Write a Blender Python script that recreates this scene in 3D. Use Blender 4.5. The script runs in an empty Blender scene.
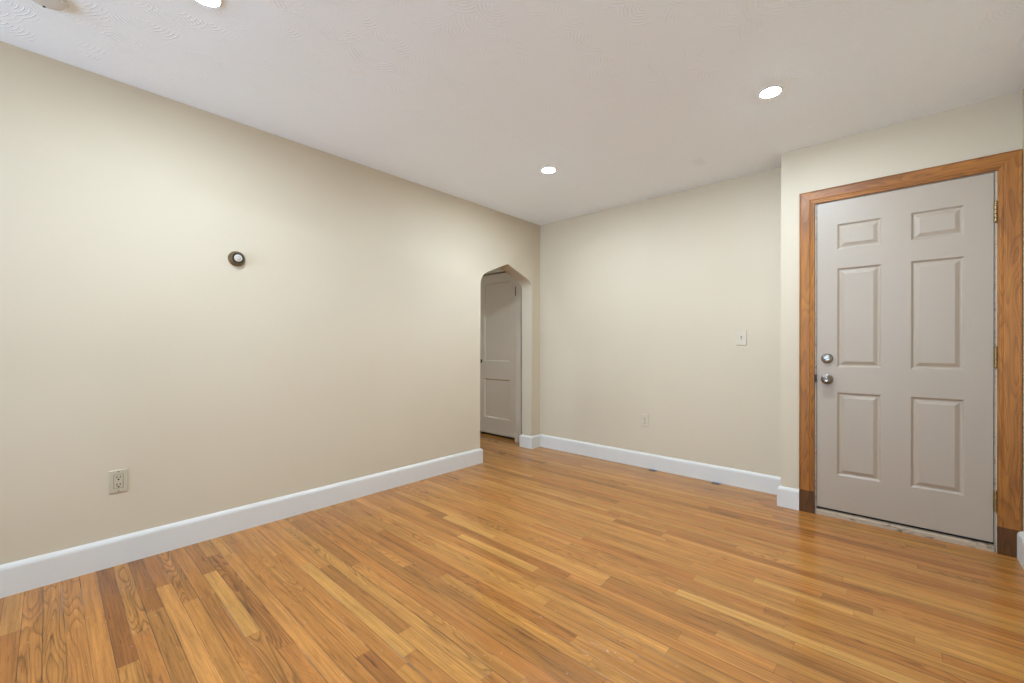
import bpy, bmesh, math, random
from mathutils import Vector, Matrix

S = bpy.context.scene
COL = S.collection
PI = math.pi

# ------------------------------------------------------------------ camera
IMG_W, IMG_H = 1024.0, 683.0
F_PX, YAW, ROLL = 421.68, 0.7369, 0.0012
cam_d = bpy.data.cameras.new('camera')
cam_d.sensor_fit = 'HORIZONTAL'
cam_d.sensor_width = 36.0
cam_d.lens = F_PX / IMG_W * 36.0
cam_d.shift_y = (346.62 - IMG_H / 2) / IMG_W
cam_d.clip_start = 0.05
cam = bpy.data.objects.new('camera', cam_d)
COL.objects.link(cam)
cam.matrix_world = (Matrix.Translation((2.9072, -3.6667, 1.1008)) @ Matrix.Rotation(YAW, 4, 'Z')
                    @ Matrix.Rotation(PI / 2, 4, 'X') @ Matrix.Rotation(ROLL, 4, 'Z'))
S.camera = cam

# ------------------------------------------------------------------ world, light, exposure
S.view_settings.view_transform = 'Standard'
S.view_settings.look = 'None'
S.view_settings.exposure = 0.08
S.view_settings.gamma = 1.0
S.view_settings.use_curve_mapping = False
SKY = 3.8            # soft daylight coming through the front opening
LOWER_FILL = (1.75, 2.45, 3.55)
HEAVEN = (0.45, 0.60, 0.85)
LAMP = 900.0          # radiance of the recessed ceiling lights
LAMP_COL = (1.0, 1.28, 1.60)
w = bpy.data.worlds.new('daylight')
S.world = w
w.use_nodes = True
bg = w.node_tree.nodes['Background']
# pale sky above; cool fill light added below the horizon for the ceiling
_n = w.node_tree.nodes; _l = w.node_tree.links
_tc = _n.new('ShaderNodeTexCoord'); _sp = _n.new('ShaderNodeSeparateXYZ'); _mr = _n.new('ShaderNodeMapRange'); _mx = _n.new('ShaderNodeMix')
_l.new(_tc.outputs['Generated'], _sp.inputs[0]); _l.new(_sp.outputs[2], _mr.inputs[0])
_mr.inputs[1].default_value = -0.25; _mr.inputs[2].default_value = 0.25
_mx.data_type = 'RGBA'; _l.new(_mr.outputs[0], _mx.inputs[0])
_mx.inputs[6].default_value = LOWER_FILL + (1,); _mx.inputs[7].default_value = HEAVEN + (1,)
_l.new(_mx.outputs[2], bg.inputs[0])
bg.inputs[1].default_value = SKY

# room dimensions (metres)
H = 2.44
XR = 3.40            # right wall
YE = -0.248          # entry wall face
XE = 2.323           # corner where the entry wall steps forward
WT = 0.135           # thickness of the wall with the arch
YF = -7.60           # front wall
AY0, AY1 = -0.911, -0.148

# portal that tells the sampler where daylight enters
pl = bpy.data.lights.new('daylight_portal', 'AREA')
pl.shape = 'RECTANGLE'; pl.size = 3.1; pl.size_y = 2.2
pl.cycles.is_portal = True
po = bpy.data.objects.new('daylight_portal', pl)
COL.objects.link(po)
po.location = (1.65, YF - 0.02, 1.25)
po.rotation_euler = (PI / 2, 0, 0)          # shines towards +Y

# ------------------------------------------------------------------ material helpers
class NT:
    def __init__(s, name):
        s.m = bpy.data.materials.new(name); s.m.use_nodes = True
        s.t = s.m.node_tree; s.n = s.t.nodes; s.l = s.t.links
        s.b = s.n['Principled BSDF']
    def put(s, sock, v):
        if isinstance(v, bpy.types.NodeSocket): s.l.new(v, sock)
        elif isinstance(v, (tuple, list)):
            sock.default_value = tuple(v) + ((1,) if len(v) == 3 and len(sock.default_value) == 4 else ())
        else: sock.default_value = v
    def math(s, op, a, b=0.0, c=0.0, clamp=False):
        n = s.n.new('ShaderNodeMath'); n.operation = op; n.use_clamp = clamp
        for i, v in enumerate((a, b, c)): s.put(n.inputs[i], v)
        return n.outputs[0]
    def mix(s, fac, a, b, mode='MIX'):
        n = s.n.new('ShaderNodeMix'); n.data_type = 'RGBA'; n.blend_type = mode
        s.put(n.inputs[0], fac); s.put(n.inputs[6], a); s.put(n.inputs[7], b)
        return n.outputs[2]
    def pos(s):
        n = s.n.new('ShaderNodeNewGeometry'); x = s.n.new('ShaderNodeSeparateXYZ')
        s.l.new(n.outputs['Position'], x.inputs[0]); return n.outputs['Position'], x.outputs
    def xyz(s, a, b, c):
        n = s.n.new('ShaderNodeCombineXYZ')
        for i, v in enumerate((a, b, c)): s.put(n.inputs[i], v)
        return n.outputs[0]
    def noise(s, v, scale=1.0, detail=2.0, rough=0.5, dist=0.0):
        n = s.n.new('ShaderNodeTexNoise'); s.put(n.inputs['Vector'], v)
        n.inputs['Scale'].default_value = scale; n.inputs['Detail'].default_value = detail
        n.inputs['Roughness'].default_value = rough; n.inputs['Distortion'].default_value = dist
        return n.outputs['Fac']
    def voro(s, v, scale, rnd=1.0, dim='3D', feature='F1'):
        n = s.n.new('ShaderNodeTexVoronoi'); n.voronoi_dimensions = dim; n.feature = feature
        s.put(n.inputs['Vector'], v); n.inputs['Scale'].default_value = scale
        n.inputs['Randomness'].default_value = rnd
        return n.outputs
    def ramp(s, fac, pts):
        n = s.n.new('ShaderNodeValToRGB'); s.put(n.inputs[0], fac); e = n.color_ramp.elements
        while len(e) < len(pts): e.new(0.5)
        for el, (p, c) in zip(e, pts):
            el.position = p; el.color = (c, c, c, 1) if not isinstance(c, tuple) else tuple(c) + (1,)
        return n.outputs[0]
    def smooth(s, v, lo, hi):
        n = s.n.new('ShaderNodeMapRange'); n.interpolation_type = 'SMOOTHSTEP'
        s.put(n.inputs[0], v); n.inputs[1].default_value = lo; n.inputs[2].default_value = hi
        return n.outputs[0]
    def bump(s, h, strength, dist):
        n = s.n.new('ShaderNodeBump'); s.put(n.inputs['Height'], h)
        n.inputs['Strength'].default_value = strength; n.inputs['Distance'].default_value = dist
        s.l.new(n.outputs[0], s.b.inputs['Normal'])
    def attr(s, name):
        n = s.n.new('ShaderNodeAttribute'); n.attribute_name = name; return n.outputs['Fac']
    def fin(s, col, rough=0.5, metal=0.0, spec=0.5):
        s.put(s.b.inputs['Base Color'], col); s.put(s.b.inputs['Roughness'], rough)
        s.put(s.b.inputs['Metallic'], metal); s.b.inputs['Specular IOR Level'].default_value = spec
        return s.m

def paint(name, col, rough=0.6, bump=0.0, scale=60, var=0.02, spec=0.4):
    k = NT(name); P, _ = k.pos()
    n = k.noise(P, scale, 4, 0.6)
    v = k.noise(P, 1.7, 2, 0.5)
    c = k.mix(k.smooth(v, 0.3, 0.7), tuple(x * (1 - var) for x in col), tuple(min(1, x * (1 + var)) for x in col))
    if bump: k.bump(n, bump, 0.004)
    return k.fin(c, rough, 0, spec)

def metal(name, col, rough, met=1.0):
    k = NT(name); P, _ = k.pos()
    n = k.noise(P, 220, 3, 0.6)
    c = k.mix(n, tuple(x * 0.85 for x in col), col)
    return k.fin(c, rough, met)

def wall_paint():
    k = NT('cream_wall_paint'); P, X = k.pos()
    broad = k.noise(P, 1.3, 2, 0.5)
    c = k.mix(k.smooth(broad, 0.3, 0.7), (0.556, 0.455, 0.316), (0.576, 0.472, 0.331))
    troweled = k.noise(P, 7, 3, 0.55, 0.6)
    fine = k.noise(P, 90, 3, 0.6)
    h = k.math('ADD', troweled, k.math('MULTIPLY', fine, 0.12))
    k.bump(h, 0.13, 0.006)
    return k.fin(c, 0.62, 0, 0.3)

def ceiling_paint():
    k = NT('swirled_ceiling_plaster'); P, X = k.pos()
    p2 = k.xyz(X[0], X[1], 0.0)
    hs = []
    for off, sc in ((0.0, 4.4), (3.7, 5.2)):
        q = k.xyz(k.math('ADD', X[0], off), k.math('ADD', X[1], off * 1.3), 0.0)
        vo = k.voro(q, sc, 0.55, '2D')
        d = k.math('ADD', vo['Distance'], k.math('MULTIPLY', k.noise(q, 2.5, 2), 0.06))
        lines = k.math('SINE', k.math('MULTIPLY', d, 78.0))
        lines = k.smooth(lines, 0.35, 1.0)
        vc = k.n.new('ShaderNodeVectorMath'); vc.operation = 'SUBTRACT'
        k.l.new(q, vc.inputs[0]); k.l.new(vo['Position'], vc.inputs[1])
        vn = k.n.new('ShaderNodeVectorMath'); vn.operation = 'NORMALIZE'; k.l.new(vc.outputs[0], vn.inputs[0])
        vd = k.n.new('ShaderNodeVectorMath'); vd.operation = 'DOT_PRODUCT'; k.l.new(vn.outputs[0], vd.inputs[0])
        vd.inputs[1].default_value = (-0.97, 0.24, 0.0)
        hs.append(k.math('MULTIPLY', lines, k.smooth(vd.outputs['Value'], 0.15, 0.6)))
    patch = k.smooth(k.noise(p2, 2.1, 3, 0.6), 0.42, 0.62)
    lines = k.math('MAXIMUM', k.math('MULTIPLY', hs[0], patch), hs[1])
    strength = k.smooth(k.noise(p2, 5.0, 3, 0.65), 0.36, 0.66)
    h = k.math('MULTIPLY', lines, strength)
    h = k.math('ADD', h, k.math('MULTIPLY', k.noise(p2, 30, 3, 0.6), 0.25))
    k.bump(h, 0.42, 0.004)
    # small square patch of older paint near the entry
    dx = k.math('ABSOLUTE', k.math('SUBTRACT', X[0], 1.856))
    dy = k.math('ABSOLUTE', k.math('SUBTRACT', X[1], -0.495))
    sq = k.math('SUBTRACT', 1.0, k.smooth(k.math('MAXIMUM', dx, k.math('MULTIPLY', dy, 0.6)), 0.030, 0.042))
    c = k.mix(k.math('MULTIPLY', sq, 0.55), (0.90, 0.94, 0.96), (0.825, 0.85, 0.86))
    return k.fin(c, 0.75, 0, 0.25)

ROW = 0.0572
ROW0 = -3.735
def floor_wood():
    k = NT('oak_strip_flooring'); P, X = k.pos()
    tone, seed, fig = k.attr('tone'), k.attr('seed'), k.attr('figure')
    x0, x1 = k.attr('start'), k.attr('stop')
    v = k.math('DIVIDE', k.math('SUBTRACT', X[1], ROW0), ROW)
    fr = k.math('FRACT', v)
    sx = k.math('ADD', X[0], k.math('MULTIPLY', seed, 37.0))
    sz = k.math('MULTIPLY', seed, 91.0)
    base = k.ramp(tone, [(0.0, (0.275, 0.125, 0.044)), (0.3, (0.445, 0.220, 0.078)),
                         (0.55, (0.575, 0.305, 0.108)), (0.8, (0.67, 0.395, 0.155)), (1.0, (0.74, 0.47, 0.21))])
    base = k.mix(1.0, base, (0.735, 0.555, 0.340), 'MULTIPLY')
    # reddish / yellowish cast from board to board
    hue = k.noise(k.xyz(seed, k.math('MULTIPLY', seed, 7.3), 0.0), 40, 0)
    base = k.mix(k.smooth(hue, 0.35, 0.65), k.mix(1.0, base, (1.0, 0.93, 0.86), 'MULTIPLY'),
                 k.mix(1.0, base, (1.0, 1.04, 0.98), 'MULTIPLY'))
    # broad change along a board
    br = k.noise(k.xyz(k.math('MULTIPLY', sx, 2.2), k.math('MULTIPLY', X[1], 22.0), sz), 1.0, 3, 0.55)
    col = k.mix(1.0, base, k.ramp(br, [(0.25, 0.74), (0.5, 1.0), (0.75, 1.18)]), 'MULTIPLY')
    # fine streaks
    st = k.noise(k.xyz(k.math('MULTIPLY', sx, 5.0), k.math('MULTIPLY', X[1], 260.0), sz), 1.0, 3, 0.6)
    col = k.mix(1.0, col, k.ramp(st, [(0.28, 0.74), (0.5, 1.0), (0.72, 1.12)]), 'MULTIPLY')
    md = k.noise(k.xyz(k.math('MULTIPLY', sx, 1.6), k.math('MULTIPLY', X[1], 85.0), sz), 1.0, 2.5, 0.6)
    col = k.mix(1.0, col, k.ramp(md, [(0.28, 0.76), (0.48, 1.0), (0.72, 1.15)]), 'MULTIPLY')
    # pores
    po_ = k.noise(k.xyz(k.math('MULTIPLY', sx, 26.0), k.math('MULTIPLY', X[1], 620.0), sz), 1.0, 2, 0.6)
    col = k.mix(1.0, col, k.ramp(po_, [(0.25, 0.72), (0.45, 1.0)]), 'MULTIPLY')
    # cathedral growth rings
    rg = k.noise(k.xyz(k.math('MULTIPLY', sx, 1.25), k.math('MULTIPLY', X[1], 12.0), sz), 1.0, 1.3, 0.42, 0.2)
    ring = k.math('FRACT', k.math('MULTIPLY', rg, 22.0))
    ringd = k.ramp(ring, [(0.0, 0.48), (0.14, 0.78), (0.40, 1.0), (0.85, 1.08), (1.0, 0.48)])
    col = k.mix(fig, col, k.mix(1.0, col, ringd, 'MULTIPLY'))
    # dark mineral streaks and stains along the grain
    sk = k.noise(k.xyz(k.math('MULTIPLY', sx, 4.5), k.math('MULTIPLY', X[1], 55.0), sz), 1.0, 4, 0.62)
    skm = k.smooth(sk, 0.575, 0.70)
    dk = k.math('MULTIPLY', skm, k.math('SUBTRACT', 1.05, k.math('MULTIPLY', tone, 0.95), 0.0, True))
    col = k.mix(dk, col, k.mix(1.0, col, (0.42, 0.34, 0.28), 'MULTIPLY'))
    # short dark flecks
    fk = k.noise(k.xyz(k.math('MULTIPLY', sx, 22.0), k.math('MULTIPLY', X[1], 120.0), sz), 1.0, 2, 0.5)
    col = k.mix(k.math('MULTIPLY', k.smooth(fk, 0.71, 0.78), 0.6), col, (0.16, 0.075, 0.03))
    # scratches and white specks of plaster dust
    vs = k.voro(k.xyz(X[0], X[1], 0.0), 6.5, 1.0, '2D')
    speck = k.math('SUBTRACT', 1.0, k.smooth(vs['Distance'], 0.010, 0.022))
    spk = k.smooth(k.noise(k.xyz(X[0], X[1], 9.0), 1.6, 2), 0.52, 0.60)
    col = k.mix(k.math('MULTIPLY', k.math('MULTIPLY', speck, spk), 0.42), col, (0.62, 0.55, 0.46))
    # joints: long edges, butt ends
    e = k.math('MULTIPLY', k.math('MINIMUM', fr, k.math('SUBTRACT', 1.0, fr)), ROW)
    en = k.math('MINIMUM', k.math('SUBTRACT', X[0], x0), k.math('SUBTRACT', x1, X[0]))
    edge = k.math('MINIMUM', e, k.math('ADD', en, 0.0006))
    gapn = k.noise(k.xyz(k.math('MULTIPLY', X[0], 3.0), k.math('MULTIPLY', X[1], 30.0), 0.0), 1.0, 3, 0.6)
    gap = k.math('SUBTRACT', 1.0, k.smooth(edge, 0.0005, 0.0020))
    gapc = k.math('MULTIPLY', gap, k.ramp(gapn, [(0.36, 0.25), (0.62, 1.0)]))
    dirt = k.noise(k.xyz(k.math('MULTIPLY', X[0], 2.0), k.math('MULTIPLY', X[1], 9.0), 4.0), 1.0, 2)
    col = k.mix(gapc, col, k.mix(k.smooth(dirt, 0.55, 0.66), (0.055, 0.026, 0.012), (0.20, 0.155, 0.11)))
    hgt = k.math('SUBTRACT', k.math('MULTIPLY', st, 0.05), gap)
    k.bump(hgt, 0.35, 0.0008)
    rough = k.math('ADD', 0.13, k.math('MULTIPLY', k.noise(P, 6, 4, 0.6), 0.17))
    return k.fin(col, rough, 0, 0.5)

def stained_oak(name, along, dark=1.0, rough=0.42):
    """along: 0 = grain runs on X, 2 = grain runs on Z"""
    k = NT(name); P, X = k.pos()
    L = X[along]; A = X[2 - along]
    base_n = k.noise(k.xyz(k.math('MULTIPLY', L, 1.5), k.math('MULTIPLY', A, 12.0), X[1]), 1.0, 3, 0.55)
    base = k.ramp(base_n, [(0.25, tuple(dark * c for c in (0.19, 0.064, 0.011))),
                           (0.5, tuple(dark * c for c in (0.35, 0.126, 0.019))),
                           (0.75, tuple(dark * c for c in (0.46, 0.180, 0.028)))])
    rg = k.noise(k.xyz(k.math('MULTIPLY', L, 1.7), k.math('MULTIPLY', A, 13.0), k.math('MULTIPLY', X[1], 9.0)), 1.0, 1.5, 0.45, 0.3)
    ring = k.math('FRACT', k.math('MULTIPLY', rg, 13.0))
    rd = k.ramp(ring, [(0.0, 0.66), (0.2, 0.85), (0.5, 1.0), (0.85, 1.06), (1.0, 0.66)])
    col = k.mix(0.8, base, k.mix(1.0, base, rd, 'MULTIPLY'))
    st = k.noise(k.xyz(k.math('MULTIPLY', L, 7.0), k.math('MULTIPLY', A, 260.0), k.math('MULTIPLY', X[1], 200.0)), 1.0, 3, 0.6)
    col = k.mix(1.0, col, k.ramp(st, [(0.3, 0.80), (0.5, 1.0), (0.7, 1.08)]), 'MULTIPLY')
    kn = k.smooth(k.noise(k.xyz(k.math('MULTIPLY', L, 5.0), k.math('MULTIPLY', A, 24.0), 3.0), 1.0, 3, 0.6), 0.66, 0.78)
    col = k.mix(k.math('MULTIPLY', kn, 0.7), col, tuple(dark * c for c in (0.17, 0.065, 0.02)))
    k.bump(st, 0.12, 0.0008)
    return k.fin(col, rough, 0, 0.3)

def grimy(name, col, dirt, amount=0.5):
    k = NT(name); P, X = k.pos()
    n = k.noise(k.xyz(k.math('MULTIPLY', X[0], 9.0), X[1], k.math('MULTIPLY', X[2], 22.0)), 2.0, 5, 0.7)
    c = k.mix(k.math('MULTIPLY', k.smooth(n, 0.5, 0.68), amount), col, dirt)
    return k.fin(c, 0.5, 0, 0.4)

def glow(name, col, strength):
    k = NT(name)
    k.put(k.b.inputs['Base Color'], (0.8, 0.8, 0.8)); k.put(k.b.inputs['Emission Color'], col)
    k.b.inputs['Emission Strength'].default_value = strength
    return k.m

M = dict(
    wall=wall_paint(), ceiling=ceiling_paint(), floor=floor_wood(),
    trim=paint('white_trim_paint', (0.64, 0.590, 0.515), 0.50, 0.06, 40, 0.015, 0.25),
    hall=paint('hall_wall_paint', (0.64, 0.55, 0.42), 0.6, 0.1, 60),
    hall_door=paint('grey_beige_door_paint', (0.58, 0.475, 0.355), 0.42, 0.03, 40, 0.02, 0.5),
    door=paint('off_white_door_paint', (0.388, 0.302, 0.215), 0.42, 0.03, 130, 0.02, 0.45),
    oak_side=stained_oak('stained_oak_upright', 2), oak_head=stained_oak('stained_oak_head', 0),
    oak_plinth=stained_oak('dark_stained_oak', 2, 0.33, 0.55),
    jamb=grimy('worn_white_jamb_paint', (0.37, 0.29, 0.205), (0.10, 0.075, 0.05), 0.7),
    sill=grimy('worn_threshold_paint', (0.41, 0.30, 0.19), (0.10, 0.06, 0.03), 0.95),
    gap_black=paint('black_gap_backing', (0.012, 0.012, 0.012), 0.7),
    nickel=metal('brushed_nickel', (0.30, 0.265, 0.22), 0.20),
    brass=metal('aged_brass', (0.30, 0.21, 0.095), 0.36),
    dark_metal=metal('dark_bronze', (0.03, 0.026, 0.022), 0.4, 0.8),
    bronze=metal('bronze_ring', (0.165, 0.100, 0.042), 0.40, 0.55),
    bezel=paint('dark_bezel', (0.020, 0.014, 0.009), 0.35),
    dial=paint('white_dial', (0.62, 0.545, 0.46), 0.45),
    silver=paint('pale_cap', (0.58, 0.51, 0.44), 0.18),
    plate=paint('ivory_plate_plastic', (0.48, 0.405, 0.275), 0.45),
    plate_light=paint('light_almond_plastic', (0.55, 0.46, 0.33), 0.45),
    slot=paint('dark_slot', (0.012, 0.010, 0.009), 0.6),
    slot_soft=paint('brown_slot', (0.10, 0.09, 0.075), 0.6),
    white=paint('white_plastic', (0.64, 0.60, 0.55), 0.4),
    lens=glow('lit_lens', LAMP_COL, LAMP),
    lens_fill=glow('hall_fill_lens', LAMP_COL, LAMP * 0.75),
    slate=paint('dark_slate_metal', (0.085, 0.075, 0.085), 0.4),
)

# ------------------------------------------------------------------ mesh helpers
def box(bm, x0, x1, y0, y1, z0, z1, bev=0.0, seg=2):
    vs = [bm.verts.new((x, y, z)) for x in (x0, x1) for y in (y0, y1) for z in (z0, z1)]
    fs = [(0, 1, 3, 2), (4, 6, 7, 5), (0, 4, 5, 1), (2, 3, 7, 6), (0, 2, 6, 4), (1, 5, 7, 3)]
    faces = [bm.faces.new([vs[i] for i in f]) for f in fs]
    if bev:
        es = list({e for f in faces for e in f.edges})
        bmesh.ops.bevel(bm, geom=es, offset=bev, segments=seg, profile=0.5, affect='EDGES')

def link(name, bm, mat, parent=None, smooth=False, at=None):
    """one mesh object; at = base point (the object's origin), vertices given in world space"""
    bmesh.ops.recalc_face_normals(bm, faces=bm.faces)
    me = bpy.data.meshes.new(name)
    if at is not None: bmesh.ops.translate(bm, verts=bm.verts, vec=-Vector(at))
    bm.to_mesh(me); bm.free()
    me.materials.append(mat)
    if smooth:
        for p in me.polygons: p.use_smooth = True
        try: me.set_sharp_from_angle(angle=math.radians(38))
        except Exception: pass
    o = bpy.data.objects.new(name, me)
    COL.objects.link(o)
    if at is not None: o.location = at
    if parent is not None:
        o.parent = parent
        if at is not None: o.location = Vector(at) - parent.matrix_local.translation
        else: o.location = -parent.location
    return o

def tag(o, label=None, cat=None, group=None, kind=None):
    if label: o['label'] = label
    if cat: o['category'] = cat
    if group: o['group'] = group
    if kind: o['kind'] = kind
    return o

def thing(name, loc, label, cat, group=None, kind=None, rot=None):
    o = bpy.data.objects.new(name, None)
    o.empty_display_size = 0.1
    COL.objects.link(o); o.location = loc
    if rot: o.rotation_euler = rot
    return tag(o, label, cat, group, kind)

def part(name, bm, mat, parent, smooth=False):
    """part with coordinates given in the parent's local frame"""
    bmesh.ops.recalc_face_normals(bm, faces=bm.faces)
    me = bpy.data.meshes.new(name); bm.to_mesh(me); bm.free(); me.materials.append(mat)
    if smooth:
        for p in me.polygons: p.use_smooth = True
        try: me.set_sharp_from_angle(angle=math.radians(38))
        except Exception: pass
    o = bpy.data.objects.new(name, me); COL.objects.link(o); o.parent = parent
    return o

def prism(bm, pts, axis, a, b):
    """extrude a closed 2-D outline along an axis from a to b (ngons are triangulated)"""
    def P(p, t):
        return {'x': (t, p[0], p[1]), 'y': (p[0], t, p[1]), 'z': (p[0], p[1], t)}[axis]
    A = [bm.verts.new(P(p, a)) for p in pts]; B = [bm.verts.new(P(p, b)) for p in pts]
    n = len(pts)
    f1 = bm.faces.new(A); f2 = bm.faces.new(B[::-1])
    f1.normal_update(); f2.normal_update()
    for i in range(n): bm.faces.new((A[i], A[(i + 1) % n], B[(i + 1) % n], B[i]))
    bmesh.ops.triangulate(bm, faces=[f1, f2])

def lathe(bm, prof, origin=(0, 0, 0), axis='z', n=40, cap0=True, cap1=True):
    """prof: list of (radius, height) from base to tip"""
    rings = []
    for r, h in prof:
        ring = []
        for i in range(n):
            a = 2 * PI * i / n; c, s = r * math.cos(a), r * math.sin(a)
            v = {'z': (c, s, h), '-z': (c, s, -h), 'x': (h, c, s), '-y': (c, -h, s)}[axis]
            ring.append(bm.verts.new(Vector(v) + Vector(origin)))
        rings.append(ring)
    for a, b in zip(rings, rings[1:]):
        for i in range(n): bm.faces.new((a[i], a[(i + 1) % n], b[(i + 1) % n], b[i]))
    if cap0: bm.faces.new(rings[0])
    if cap1: bm.faces.new(rings[-1])

def sweep(bm, path, prof):
    """sweep a profile of (out, up) along a polyline in XY, mitred; 'out' lies to the right of travel"""
    path = [Vector(p) for p in path]
    N = []
    for i in range(len(path)):
        d0 = (path[i] - path[i - 1]).normalized() if i else None
        d1 = (path[i + 1] - path[i]).normalized() if i + 1 < len(path) else None
        if d0 is None: d0 = d1
        if d1 is None: d1 = d0
        n0 = Vector((d0.y, -d0.x)); n1 = Vector((d1.y, -d1.x))
        m = n0 + n1
        N.append(m / (1 + n0.dot(n1)))
    rings = [[bm.verts.new((p.x + n.x * o, p.y + n.y * o, z)) for o, z in prof] for p, n in zip(path, N)]
    k = len(prof)
    for a, b in zip(rings, rings[1:]):
        for i in range(k): bm.faces.new((a[i], a[(i + 1) % k], b[(i + 1) % k], b[i]))
    bm.faces.new(rings[0]); bm.faces.new(rings[-1][::-1])

# ------------------------------------------------------------------ the setting
# floor: individual strips with their own tone, as one surface
random.seed(11)
OVR = {
    0: [(0, .9, .50, .8)], 1: [(0, 1.0, .55, .9)], 2: [(0, .55, .56, .8)], 3: [(0, 1.2, .64, .1)],
    4: [(0, .942, .14, .1), (.942, 1.8, .5, .6)], 5: [(0, .76, .50, 1.0), (.76, 1.5, .52, .2)],
    6: [(0, .62, .18, .3), (.62, 1.4, .36, .3)], 7: [(0, .42, .33, .1), (.42, 2.0, .80, .1)],
    8: [(0, .65, .44, 1.0), (.65, 1.7, .55, .2)], 9: [(0, .67, .46, .2), (.67, 1.6, .45, .4)],
    10: [(0, .44, .30, .1), (.44, 1.09, .74, .1), (1.09, 1.75, .42, .9)],
    11: [(0, .25, .5, .1), (.25, 1.25, .30, .9), (1.25, 2.0, .5, .2)], 12: [(.3, 2.0, .72, .1)],
    14: [(1.5, 2.05, .2, .1), (.8, 1.5, .55, .7)], 16: [(.7, 1.62, .75, .1), (1.62, 2.2, .42, .5)],
    17: [(.8, 1.5, .33, .1), (1.5, 2.3, .6, .2)], 19: [(.1, .893, .22, .1), (.893, 2.0, .55, .6)],
    22: [(1.1, 2.2, .25, .2)], 23: [(.1, 1.3, .33, .1)], 27: [(0, 1.6, .75, .1), (1.69, 2.3, .70, .2)],
    29: [(1.03, 1.6, .75, .1), (1.6, 2.3, .38, .1)], 30: [(.64, 1.5, .30, .1), (1.5, 1.75, .27, .1)],
    31: [(1.2, 1.905, .75, .1), (1.905, 2.4, .30, .1)], 32: [(.1, 1.9, .70, .1)],
    34: [(2.18, 3.2, .86, .1)], 37: [(.06, 1.58, .73, .1), (1.58, 2.2, .36, .1)],
    41: [(2.67, 2.84, .3, .1)], 43: [(.4, 1.59, .72, .1), (1.59, 1.9, .36, .1), (1.9, 2.75, .78, .1)],
    44: [(1.9, 3.3, .32, .1)], 48: [(.13, 1.46, .28, .1)],
}
def build_floor():
    bm = bmesh.new()
    la = {n: bm.faces.layers.float.new(n) for n in ('tone', 'seed', 'figure', 'start', 'stop')}
    xa, xb = -1.55, XR + 0.15
    r0 = int(math.floor((YF - 0.2 - ROW0) / ROW)); r1 = int(math.ceil((0.16 - ROW0) / ROW))
    for r in range(r0, r1 + 1):
        segs = []
        x = xa - random.random() * 1.0
        ov = sorted(OVR.get(r, []))
        def fill(a, b):
            x = a
            while x < b - 1e-6:
                L = random.choice((.45, .75, .95, 1.2, 1.5, 1.8, 2.2)) * random.uniform(.8, 1.15)
                e = x + L
                if b - e < 0.22: e = b
                t = min(.92, max(.12, random.gauss(.54, .10)))
                if random.random() < .05: t = random.uniform(.2, .32)
                segs.append((x, min(e, b), t, random.choice((.05, .1, .1, .25, .25, .6, .9))))
                x = e
        cur = x
        for a, b, t, f in ov:
            if a > cur: fill(cur, a)
            segs.append((a, b, t, f)); cur = b
        fill(cur, xb + random.random())
        ya, yb = ROW0 + r * ROW, ROW0 + (r + 1) * ROW
        for a, b, t, f in segs:
            a2, b2 = max(a, xa), min(b, xb)
            if b2 - a2 < 1e-4: continue
            fc = bm.faces.new([bm.verts.new(p) for p in ((a2, ya, 0), (b2, ya, 0), (b2, yb, 0), (a2, yb, 0))])
            for n, v in zip(('tone', 'seed', 'figure', 'start', 'stop'), (t, random.random(), f, a, b)): fc[la[n]] = v
    # solid underside
    box(bm, xa, xb, YF - .2, ROW0 + (r1 + 1) * ROW, -0.05, -0.004)
    return link('floor', bm, M['floor'])
tag(build_floor(), 'honey oak strip flooring with darker and paler boards', 'floor', kind='structure')

bm = bmesh.new(); box(bm, -1.55, XR + .15, YF - .2, .2, H, H + .08)
tag(link('ceiling', bm, M['ceiling']), 'pale grey-white swirled plaster ceiling', 'ceiling', kind='structure')

# left wall with the pointed arch
ARCH = [(-.911, 1.694), (-.906, 1.726), (-.897, 1.752), (-.882, 1.776), (-.862, 1.796), (-.838, 1.811), (-.800, 1.828),
        (-.756, 1.847), (-.644, 1.893), (-.560, 1.927), (-.541, 1.9335), (-.531, 1.9355), (-.521, 1.9325), (-.500, 1.924),
        (-.436, 1.901), (-.342, 1.866), (-.262, 1.836), (-.228, 1.822), (-.203, 1.810), (-.183, 1.795), (-.167, 1.777),
        (-.155, 1.755), (-.149, 1.728), (-.148, 1.694)]
out = [(YF - .2, 0), (AY0, 0)] + ARCH + [(AY1, 0), (0.0, 0), (0.0, H), (YF - .2, H)]
bm = bmesh.new(); prism(bm, out, 'x', -WT, 0.0)
# soften the plaster arris of the opening
es = []
for e in bm.edges:
    a, b = e.verts
    if len(e.link_faces) == 2 and abs(a.co.x - b.co.x) < 1e-6:
        if all(AY0 - 1e-4 <= v.co.y <= AY1 + 1e-4 and v.co.z < 2.0 for v in e.verts):
            n0, n1 = e.link_faces[0].normal, e.link_faces[1].normal
            for f in e.link_faces: f.normal_update()
            if abs(e.link_faces[0].normal.dot(e.link_faces[1].normal)) < .5: es.append(e)
bmesh.ops.bevel(bm, geom=es, offset=.006, segments=2, profile=.5, affect='EDGES')
tag(link('wall_left', bm, M['wall'], smooth=True), 'long cream wall on the left with a pointed archway at its far end', 'wall', kind='structure')

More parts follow.
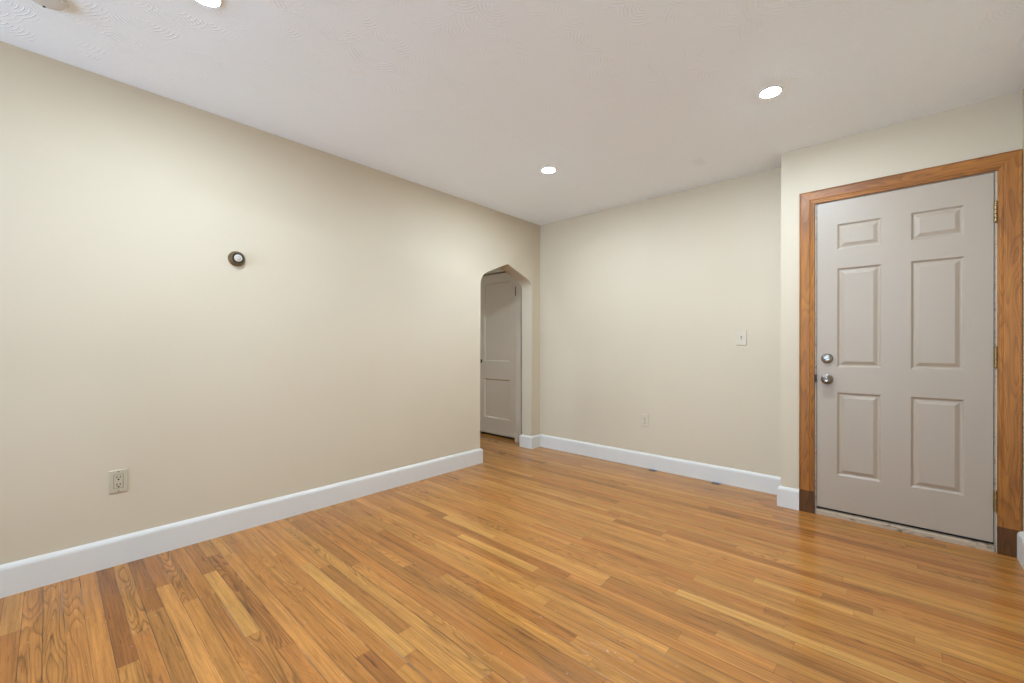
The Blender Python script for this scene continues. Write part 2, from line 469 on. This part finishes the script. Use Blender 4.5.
# back wall, running on behind the arch as the end wall of the little hall
HX0, HX1, HZ = -1.015, -0.352, 1.998          # hall door opening
bm = bmesh.new()
prism(bm, [(0.0, 0), (XE + .02, 0), (XE + .02, H), (0.0, H)], 'y', 0.0, .14)
box(bm, XE + .02, XR + .15, -.10, .14, 0, H)
tag(link('wall_back', bm, M['wall']), 'cream back wall between the archway and the entry door', 'wall', kind='structure')
bm = bmesh.new()
prism(bm, [(-1.45, 0), (HX0, 0), (HX0, HZ), (HX1, HZ), (HX1, 0), (0.0, 0), (0.0, H), (-1.45, H)], 'y', .0, .10)
box(bm, -1.45, 0.0, .105, .14, 0, H)
tag(link('wall_hall_back', bm, M['hall']), 'dim hall wall around the panelled door seen through the archway', 'wall', kind='structure')
bm = bmesh.new(); box(bm, -1.55, -1.45, -3.0, .14, 0, H); 
tag(link('wall_hall_left', bm, M['hall']), 'far side wall of the hall beyond the archway', 'wall', kind='structure')
bm = bmesh.new(); box(bm, -1.45, -WT, -3.0, -2.9, 0, H)
tag(link('wall_hall_front', bm, M['hall']), 'near end wall of the hall beyond the archway', 'wall', kind='structure')

# entry wall, stepping forward, with the door opening
DX0, DX1, DZ = 2.516, 3.311, 2.052
bm = bmesh.new()
prism(bm, [(XE, 0), (DX0, 0), (DX0, DZ), (DX1, DZ), (DX1, 0), (XR, 0), (XR, H), (XE, H)], 'y', YE, -.10)
tag(link('wall_back_right', bm, M['wall']), 'cream wall stepping forward around the oak-trimmed entry door', 'wall', kind='structure')
bm = bmesh.new(); box(bm, XR, XR + .12, YF - .2, -.10, 0, H)
tag(link('wall_right', bm, M['wall']), 'cream right wall ending beside the entry door', 'wall', kind='structure')
# front wall behind the camera with a broad opening added to let in daylight
bm = bmesh.new()
for a in ((-WT, .10, 0, H), (3.20, XR + .12, 0, H), (.10, 3.20, 0, .15), (.10, 3.20, 2.35, H)):
    box(bm, a[0], a[1], YF - .12, YF, a[2], a[3])
tag(link('wall_front', bm, M['wall']), 'cream wall with a broad added daylight opening opposite the back wall', 'wall', kind='structure')

# baseboards
BASE = [(0, 0), (.019, 0), (.019, .112), (.0175, .119), (.013, .126), (.006, .131), (0, .134)]
def baseboard(name, path, label, prof=BASE):
    bm = bmesh.new(); sweep(bm, path, prof)
    return tag(link(name, bm, M['trim']), label, 'baseboard', kind='structure')
BL = [(o, z * 1.04) for o, z in BASE]
baseboard('baseboard_left', [(0, YF), (0, AY0), (-WT, AY0)], 'white baseboard along the long left wall', BL)
baseboard('baseboard_hall', [(-WT, -.01), (-WT, AY1), (0, AY1), (0, 0), (.001, 0)][:4] , 'white baseboard wrapping the right side of the archway')
baseboard('baseboard_back', [(0.0191, 0), (XE, 0)], 'white baseboard along the back wall below the light switch')
BE = [(o, z * 1.03) for o, z in BASE]
baseboard('baseboard_back_right', [(XE, -.0195), (XE, YE), (2.4315, YE)], 'short white baseboard block left of the entry door trim', BE)
baseboard('baseboard_right', [(XR, YE - .001), (XR, YF)], 'white baseboard on the right wall beside the entry door', [(o, z * 1.1) for o, z in BASE])

# ------------------------------------------------------------------ entry door casing (trim_1)
trim = thing('trim_1', (2.9135, YE, 0), 'stained oak casing framing the white six-panel entry door', 'door frame', kind='structure')
CX0, CX1, CZ = 2.432, 3.3975, 2.130
CW = .084
# casing profile: distance from the outer edge, projection from the wall
CP = [(0, 0), (0, .0235), (.002, .0255), (.005, .0255), (.0065, .0235), (.0065, .0215), (.012, .0205), (.052, .019), (.056, .0185),
      (.058, .0155), (.062, .0145), (.066, .0155), (.069, .0155), (.071, .0125), (.076, .0115), (.0805, .0115), (.083, .009), (.084, .0), ]
PZ = .146
def casing_mesh(which):
    bm = bmesh.new(); A, B = [], []
    for d, p in CP:
        y = -p
        if which == 'l':  A.append((CX0 + d, y, PZ)); B.append((CX0 + d, y, CZ - d))
        elif which == 'r': A.append((CX1 - d, y, PZ)); B.append((CX1 - d, y, CZ - d))
        else: A.append((CX0 + d, y, CZ - d)); B.append((CX1 - d, y, CZ - d))
    # expressed in the trim's own frame
    tr = lambda p: (p[0] - 2.9135, p[1], p[2])
    A = [bm.verts.new(tr(p)) for p in A]; B = [bm.verts.new(tr(p)) for p in B]
    n = len(A)
    for i in range(n): bm.faces.new((A[i], A[(i + 1) % n], B[(i + 1) % n], B[i]))
    bm.faces.new(A); bm.faces.new(B[::-1])
    return bm
part('side_casing', casing_mesh('l'), M['oak_side'], trim)
part('side_casing', casing_mesh('r'), M['oak_side'], trim)
part('head_casing', casing_mesh('h'), M['oak_head'], trim)
def lbox(x0, x1, y0, y1, z0, z1, bev=0.0, ox=2.9135, oy=YE):
    bm = bmesh.new(); box(bm, x0 - ox, x1 - ox, y0 - oy, y1 - oy, z0, z1, bev); return bm
for a, b in ((CX0, CX0 + CW), (CX1 - CW, CX1)):
    q = part('plinth_block', lbox(a, b, YE - .0170, YE, 0.0, PZ, .0012), M['oak_plinth'], trim); q['label'] = 'dark stained plinth block'
# jamb lining and stops
for a, b in ((DX0, DX0 + .0085), (DX1 - .0065, DX1)):
    part('side_jamb', lbox(a, b, YE + .0005, -.10, 0, DZ - .009), M['jamb'], trim)
part('head_jamb', lbox(DX0, DX1, YE + .0005, -.10, DZ - .009, DZ), M['jamb'], trim)
part('gap_backing', lbox(DX0 + .0085, DX1 - .0065, YE + .024, YE + .05, .012, DZ - .009), M['gap_black'], trim)  # black sheet across the opening, so gaps around the leaf look dark
th = bmesh.new()
prism(th, [(YE - .006, 0), (YE - .005, .022), (YE - .001, .033), (YE + .05, .034), (YE + .05, 0)], 'x', DX0 + .0085, DX1 - .0065)
bmesh.ops.translate(th, verts=th.verts, vec=(-2.9135, -YE, 0))
part('threshold', th, M['sill'], trim)['label'] = 'scuffed pale door threshold'
sp = part('strike_plate', lbox(DX0 + .0005, DX0 + .0105, YE - .0135, YE + .012, .868, .918, .001), M['dark_metal'], trim)
sp['label'] = 'dark metal strike plate'

# ------------------------------------------------------------------ six-panel entry door (door_1)
LX0, LX1, LZ0, LZ1 = 2.5268, 3.3015, .050, 2.041
LY = YE + .004                                   # face of the leaf
door = thing('door_1', (2.9135, LY, 0.05), 'white six-panel entry door with knob and deadbolt at the right', 'door', kind='structure')
PX = [(2.630, 2.849), (2.976, 3.197)]
PZs = [(.273, .811), (.970, 1.609), (1.727, 1.894)]
def D(x, y, z): return (x - 2.9135, y - LY, z - .05)
bm = bmesh.new()
xs = [LX0, PX[0][0], PX[0][1], PX[1][0], PX[1][1], LX1]
zs = [LZ0, PZs[0][0], PZs[0][1], PZs[1][0], PZs[1][1], PZs[2][0], PZs[2][1], LZ1]
for i in range(5):
    for j in range(7):
        if i in (1, 3) and j in (1, 3, 5): continue
        bm.faces.new([bm.verts.new(D(x, LY, z)) for x, z in ((xs[i], zs[j]), (xs[i + 1], zs[j]), (xs[i + 1], zs[j + 1]), (xs[i], zs[j + 1]))])
th_ = .0195
for q in (((LX0, LY, LZ0), (LX0, LY + th_, LZ0), (LX0, LY + th_, LZ1), (LX0, LY, LZ1)),
          ((LX1, LY, LZ0), (LX1, LY + th_, LZ0), (LX1, LY + th_, LZ1), (LX1, LY, LZ1)),
          ((LX0, LY, LZ0), (LX0, LY + th_, LZ0), (LX1, LY + th_, LZ0), (LX1, LY, LZ0)),
          ((LX0, LY, LZ1), (LX0, LY + th_, LZ1), (LX1, LY + th_, LZ1), (LX1, LY, LZ1)),
          ((LX0, LY + th_, LZ0), (LX1, LY + th_, LZ0), (LX1, LY + th_, LZ1), (LX0, LY + th_, LZ1))):
    bm.faces.new([bm.verts.new(D(*p)) for p in q])
bmesh.ops.remove_doubles(bm, verts=bm.verts, dist=1e-5)
part('door_leaf', bm, M['door'], door)
def pressed_panel(x0, x1, z0, z1, steps, conv):
    """nested rectangular loops; steps: (inset, depth)"""
    bm = bmesh.new(); L = []
    for ins, dep in steps:
        L.append([bm.verts.new(conv(x, dep, z)) for x, z in ((x0 + ins, z0 + ins), (x1 - ins, z0 + ins), (x1 - ins, z1 - ins), (x0 + ins, z1 - ins))])
    for a, b in zip(L, L[1:]):
        for i in range(4): bm.faces.new((a[i], a[(i + 1) % 4], b[(i + 1) % 4], b[i]))
    bm.faces.new(L[-1])
    return bm
PSTEP = [(0, 0), (.003, .0003), (.0120, .0090), (.0160, .0096), (.021, .0090), (.037, .0016), (.040, .0006)]
for x0, x1 in PX:
    for z0, z1 in PZs:
        part('door_panel', pressed_panel(x0, x1, z0, z1, PSTEP, lambda x, d, z: D(x, LY + d, z)), M['door'], door)
# knob and deadbolt (profiles run outwards from the leaf)
KX = 2.581
def dloc(x, z): return D(x, LY, z)
bm = bmesh.new(); lathe(bm, [(.033, 0), (.033, .003), (.031, .006), (.024, .0085), (.014, .010)], dloc(KX, .8895), '-y')
rose = part('knob_rosette', bm, M['nickel'], door, True); rose['label'] = 'brushed nickel rosette'
bm = bmesh.new(); lathe(bm, [(.012, .009), (.0115, .020), (.014, .026), (.024, .031), (.0285, .038), (.0285, .044), (.026, .050),
                             (.021, .0545), (.0125, .0560), (.0115, .0535), (.006, .0525)], dloc(KX, .8895), '-y')
knob = part('door_knob', bm, M['nickel'], door, True); knob['label'] = 'round nickel door knob'
bm = bmesh.new(); x, y, z = dloc(KX, .8895); box(bm, x - .0055, x + .0055, y - .057, y - .052, z - .0018, z + .0018, .0006)
kb = part('knob_button', bm, M['dark_metal'], door)
kb.parent = knob
bm = bmesh.new(); lathe(bm, [(.0325, 0), (.0325, .005), (.030, .0105), (.024, .0135), (.010, .0145)], dloc(KX, 1.026), '-y')
db = part('deadbolt', bm, M['nickel'], door, True); db['label'] = 'round nickel deadbolt with thumb turn'
bm = bmesh.new(); x, y, z = dloc(KX, 1.026); box(bm, x - .0165, x + .0165, y - .030, y - .013, z - .0045, z + .0045, .002)
bmesh.ops.rotate(bm, verts=bm.verts, cent=(x, y, z), matrix=Matrix.Rotation(math.radians(-22), 3, 'Y'))
tt = part('thumb_turn', bm, M['nickel'], door, True); tt.parent = db
# hinges
HXk = 3.3085
for z0, z1 in ((1.772, 1.882), (.992, 1.102), (.220, .330)):
    bm = bmesh.new()
    x, y, _ = D(HXk, LY, 0)
    box(bm, x - .0085, x - .001, y - .0016, y + .012, z0 - .05, z1 - .05)
    box(bm, x + .001, x + .0028, y - .0045, y + .012, z0 - .05, z1 - .05)
    hg = part('hinge', bm, M['brass'], door); hg['label'] = 'aged brass hinge'
    n = 5; L = (z1 - z0) / n
    for i in range(n):
        bm = bmesh.new()
        lathe(bm, [(.0062, i * L + .0008), (.0074, i * L + .002), (.0074, (i + 1) * L - .002), (.0062, (i + 1) * L - .0008)],
              (x, y - .0095, z0 - .05), 'z', 16)
        kn = part('hinge_knuckle', bm, M['brass'], door, True); kn.parent = hg
    bm = bmesh.new()
    for zc, s in ((z0 - .05, -1), (z1 - .05, 1)):
        lathe(bm, [(.0035, 0), (.0045, .0012), (.004, .003), (.0015, .0045)], (x, y - .0095, zc if s > 0 else zc - .0045), 'z', 12)
    pn = part('hinge_pin', bm, M['brass'], door, True); pn.parent = hg

# ------------------------------------------------------------------ hall door seen through the arch (door_2)
HY = .009
hd = thing('door_2', (-.683, HY, .012), 'grey-beige two-panel door in the hall behind the archway', 'door', kind='structure')
hx0, hx1, hz0, hz1 = HX0 + .003, HX1 - .0035, .034, 1.985
px0, px1 = -.897, -.466
hp = [(.222, .707), (.920, 1.882)]
def E_(x, y, z): return (x + .683, y - HY, z - .012)
bm = bmesh.new()
xs = [hx0, px0, px1, hx1]; zs = [hz0, hp[0][0], hp[0][1], hp[1][0], hp[1][1], hz1]
for i in range(3):
    for j in range(5):
        if i == 1 and j in (1, 3): continue
        bm.faces.new([bm.verts.new(E_(x, HY, z)) for x, z in ((xs[i], zs[j]), (xs[i + 1], zs[j]), (xs[i + 1], zs[j + 1]), (xs[i], zs[j + 1]))])
for q in (((hx0, 0, hz0), (hx0, 1, hz0), (hx0, 1, hz1), (hx0, 0, hz1)), ((hx1, 0, hz0), (hx1, 1, hz0), (hx1, 1, hz1), (hx1, 0, hz1)),
          ((hx0, 0, hz0), (hx0, 1, hz0), (hx1, 1, hz0), (hx1, 0, hz0)), ((hx0, 0, hz1), (hx0, 1, hz1), (hx1, 1, hz1), (hx1, 0, hz1)),
          ((hx0, 1, hz0), (hx1, 1, hz0), (hx1, 1, hz1), (hx0, 1, hz1))):
    bm.faces.new([bm.verts.new(E_(p[0], HY + .035 * p[1], p[2])) for p in q])
bmesh.ops.remove_doubles(bm, verts=bm.verts, dist=1e-5)
part('door_leaf', bm, M['hall_door'], hd)
for z0, z1 in hp:
    part('door_panel', pressed_panel(px0, px1, z0, z1, [(0, 0), (.002, .0005), (.007, .007), (.014, .014), (.017, .015)],
                                     lambda x, d, z: E_(x, HY + d, z)), M['hall_door'], hd)
bm = bmesh.new(); lathe(bm, [(.024, 0), (.024, .003), (.012, .006), (.010, .025), (.018, .030), (.0235, .040), (.0225, .050), (.014, .057), (.004, .059)],
                        E_(-.958, HY, .920), '-y')
k2 = part('door_knob', bm, M['dark_metal'], hd, True); k2['label'] = 'dark door knob'
for z0, z1, m in ((1.69, 1.80, 'dark_metal'), (.225, .325, 'hall_door')):
    bm = bmesh.new(); x, y, _ = E_(hx1 + .0035, HY, 0)
    lathe(bm, [(.004, z0), (.0055, z0 + .003), (.0055, z1 - .003), (.004, z1)], (x, y - .022, -.012), 'z', 16)
    hg = part('hinge', bm, M[m], hd, True)
    if m == 'dark_metal': hg['label'] = 'dark bare hinge'
# hall door casing
t2 = thing('trim_2', (-.683, 0, 0), 'painted casing around the two-panel hall door', 'door frame', kind='structure')
cp2 = [(0, 0), (0, .020), (.003, .022), (.010, .022), (.013, .018), (.076, .014), (.086, .014), (.090, .011), (.090, 0)]
for which in 'lrh':
    bm = bmesh.new(); A, B = [], []
    X0, X1, Z1 = HX0 - .090, HX1 + .090, HZ + .090
    for d, p in cp2:
        if which == 'l': A.append((X0 + d, -p, .0)); B.append((X0 + d, -p, Z1 - d))
        elif which == 'r': A.append((X1 - d, -p, .0)); B.append((X1 - d, -p, Z1 - d))
        else: A.append((X0 + d, -p, Z1 - d)); B.append((X1 - d, -p, Z1 - d))
    A = [bm.verts.new((p[0] + .683, p[1], p[2])) for p in A]; B = [bm.verts.new((p[0] + .683, p[1], p[2])) for p in B]
    n = len(A)
    for i in range(n): bm.faces.new((A[i], A[(i + 1) % n], B[(i + 1) % n], B[i]))
    bm.faces.new(A); bm.faces.new(B[::-1])
    part('head_casing' if which == 'h' else 'side_casing', bm, M['hall_door'], t2)
bm = bmesh.new(); box(bm, HX1 - .0005 + .683, HX1 + .050 + .683, -.027, -.0225, 0, .115, .001)
part('plinth_block', bm, M['hall_door'], t2)

# ------------------------------------------------------------------ round wall thermostat
TY, TZ = -2.909, 1.622
t = thing('wall_thermostat', (0, TY, TZ), 'small round bronze wall thermostat with a white centre on the left wall', 'thermostat')
bm = bmesh.new(); lathe(bm, [(.0445, 0), (.0445, .008), (.043, .012), (.039, .019), (.034, .026), (.0315, .0305), (.029, .0315)], (0, 0, 0), 'x', 48)
part('body_ring', bm, M['bronze'], t, True)['label'] = 'bronze outer ring'
bm = bmesh.new(); lathe(bm, [(.0312, .0312), (.0312, .0335), (.030, .0352), (.0212, .0352), (.0205, .034)], (0, 0, 0), 'x', 48)
part('bezel', bm, M['bezel'], t, True)['label'] = 'dark bezel'
bm = bmesh.new(); lathe(bm, [(.0210, .0345), (.0208, .0372), (.0195, .0385), (.0150, .0385), (.0142, .0355)], (0, 0, 0), 'x', 48)
part('dial', bm, M['dial'], t, True)['label'] = 'white dial ring'
bm = bmesh.new(); lathe(bm, [(.0126, .0350), (.0122, .0395), (.0105, .0418), (.007, .0432), (.002, .0437)], (0, 0, 0), 'x', 36)
part('centre_cap', bm, M['silver'], t, True)['label'] = 'silver centre cap'

# ------------------------------------------------------------------ outlets and switch (built facing -Y, origin on the wall)
def plate_mesh(wd, ht, dp, hole=None):
    bm = bmesh.new(); steps = [(0, 0), (0, .0012), (.001, dp * .8), (.0035, dp)]
    L = []
    for ins, d in steps:
        a, b = wd / 2 - ins, ht / 2 - ins
        L.append([bm.verts.new((x, -d, z)) for x, z in ((-a, -b), (a, -b), (a, b), (-a, b))])
    if hole:
        for d in (dp, dp - .0035):
            L.append([bm.verts.new((x, -d, z)) for x, z in ((-hole[0], -hole[1]), (hole[0], -hole[1]), (hole[0], hole[1]), (-hole[0], hole[1]))])
    for a, b in zip(L, L[1:]):
        for i in range(4): bm.faces.new((a[i], a[(i + 1) % 4], b[(i + 1) % 4], b[i]))
    bm.faces.new(L[-1]); bm.faces.new(L[0])
    return bm
def screw(parent, x, z, dp, m):
    bm = bmesh.new(); lathe(bm, [(.0034, dp - .001), (.0032, dp + .0004), (.002, dp + .0009)], (x, 0, z), '-y', 14)
    part('screw', bm, M[m], parent, True)
def slots(rec, zc, y, m, s=1.0):
    for dx, w_, h_ in ((-.0062, .0034, .0095), (.0062, .0032, .0080)):
        bm = bmesh.new(); box(bm, dx - w_ / 2, dx + w_ / 2, -y - .0004, -y + .001, zc + .0045 - h_ / 2, zc + .0045 + h_ / 2)
        part('blade_slot', bm, M[m], rec)
    bm = bmesh.new(); lathe(bm, [(.0036, y - .001), (.0036, y + .0004)], (0, 0, zc - .0075), '-y', 14)
    part('ground_hole', bm, M[m], rec)

# left wall: rectangular duplex in a wide plate
o1 = thing('wall_outlet', (0, -3.4245, .4185), 'ivory wall outlet with a rectangular insert low on the left wall', 'outlet', rot=(0, 0, PI / 2))
part('cover_plate', plate_mesh(.071, .115, .0065, (.0184, .0352)), M['plate'], o1)
bm = bmesh.new(); box(bm, -.0168, .0168, -.0078, -.004, -.0335, .0335, .0012)
rec = part('receptacle', bm, M['plate'], o1)
bm = bmesh.new(); box(bm, -.0183, .0183, -.0046, -.003, -.0351, .0351)
gp = part('insert_shade', bm, M['slot_soft'], o1)  # dark backing standing in for shade in the recess around the insert
slots(rec, .0175, .0078, 'slot'); slots(rec, -.0195, .0078, 'slot')
screw(o1, 0, .0485, .0065, 'slot_soft'); screw(o1, 0, -.0485, .0065, 'slot_soft')
# back wall: round-cornered duplex
o2 = thing('wall_outlet', (1.2215, 0, .4275), 'small pale duplex outlet low on the back wall', 'outlet')
part('cover_plate', plate_mesh(.071, .115, .006), M['plate_light'], o2)
for zc in (.0195, -.0195):
    bm = bmesh.new()
    pts = []
    for i in range(28):
        a = 2 * PI * i / 28; pts.append((.0172 * math.cos(a), max(-.0125, min(.0125, .0172 * math.sin(a))) + zc))
    prism(bm, pts, 'y', -.0072, -.004)
    bmesh.ops.remove_doubles(bm, verts=bm.verts, dist=1e-6)
    rc = part('receptacle', bm, M['plate_light'], o2)
    slots(rc, zc, .0072, 'slot_soft')
screw(o2, 0, 0, .006, 'slot_soft')
# toggle switch
sw = thing('light_switch', (2.0155, 0, 1.173), 'pale toggle light switch on the back wall near the entry corner', 'light switch')
part('switch_plate', plate_mesh(.074, .118, .0065), M['plate_light'], sw)
bm = bmesh.new(); box(bm, -.0052, .0052, -.0068, -.004, -.012, .012, .0004)
col_ = part('toggle_slot', bm, M['slot_soft'], sw)
bm = bmesh.new(); box(bm, -.0042, .0042, -.017, -.004, -.004, .004, .001)
bmesh.ops.rotate(bm, verts=bm.verts, cent=(0, -.006, 0), matrix=Matrix.Rotation(math.radians(28), 3, 'X'))
part('toggle', bm, M['plate_light'], sw)
screw(sw, 0, .030, .0065, 'plate'); screw(sw, 0, -.030, .0065, 'plate')

# ------------------------------------------------------------------ recessed ceiling lights
def downlight(x, y, label, lens='lens'):
    d = thing('recessed_light', (x, y, H), label, 'ceiling light', 'recessed ceiling lights')
    bm = bmesh.new(); lathe(bm, [(.054, 0), (.054, .0025), (.051, .005), (.046, .005), (.0445, .003)], (0, 0, 0), '-z', 48)
    part('trim_ring', bm, M['white'], d, True)
    bm = bmesh.new(); lathe(bm, [(.0445, .0028), (.042, .0045), (.034, .0062), (.018, .0076), (.004, .0078)], (0, 0, 0), '-z', 40)
    part('lens', bm, M[lens], d, True)['label'] = 'lit white lens'
    return d
downlight(.965, -1.115, 'lit recessed ceiling light nearest the archway and back corner')
downlight(2.423, -1.115, 'lit recessed ceiling light in front of the entry door')
downlight(.956, -3.262, 'lit recessed ceiling light nearest the viewer, cut by the top edge')
downlight(2.423, -3.262, 'added unseen recessed ceiling light straight above the viewer')  # out of view, completes the grid; added for even brightness


downlight(-.80, -1.90, 'added unseen fill light inside the hall beyond the archway', 'lens_fill')  # unseen fill lamp, added to brighten the hall door

# smoke alarm
sa = thing('smoke_detector', (.508, -3.676, H), 'round white smoke detector at the top left edge of the ceiling', 'smoke detector')
bm = bmesh.new(); lathe(bm, [(.066, 0), (.066, .006), (.064, .008)], (0, 0, 0), '-z', 48); part('base', bm, M['white'], sa, True)
bm = bmesh.new(); lathe(bm, [(.060, .0075), (.060, .013), (.056, .018), (.046, .021), (.030, .022), (.004, .022)], (0, 0, 0), '-z', 48)
part('cover', bm, M['white'], sa, True)
bm = bmesh.new(); box(bm, -.053, -.043, -.004, .004, -.0225, -.017, .001); part('vent_slot', bm, M['slot'], sa)

# two little dark plates on the floor against the back baseboard
for i, (x, lab) in enumerate(((1.315, 'small dark metal plate on the floor below the back wall outlet'),
                              (1.842, 'small dark metal plate on the floor below the light switch'))):
    fp = thing('floor_plate', (x, -.046, 0), lab, 'floor plate', 'dark plates along the back baseboard')
    bm = bmesh.new(); box(bm, -.032, .032, -.022, .022, .0002, .004, .0015); part('plate', bm, M['slate'], fp)
    bm = bmesh.new(); lathe(bm, [(.005, .0035), (.005, .0048), (.003, .0056)], (0, 0, 0), 'z', 16); part('screw', bm, M['dark_metal'], fp, True)
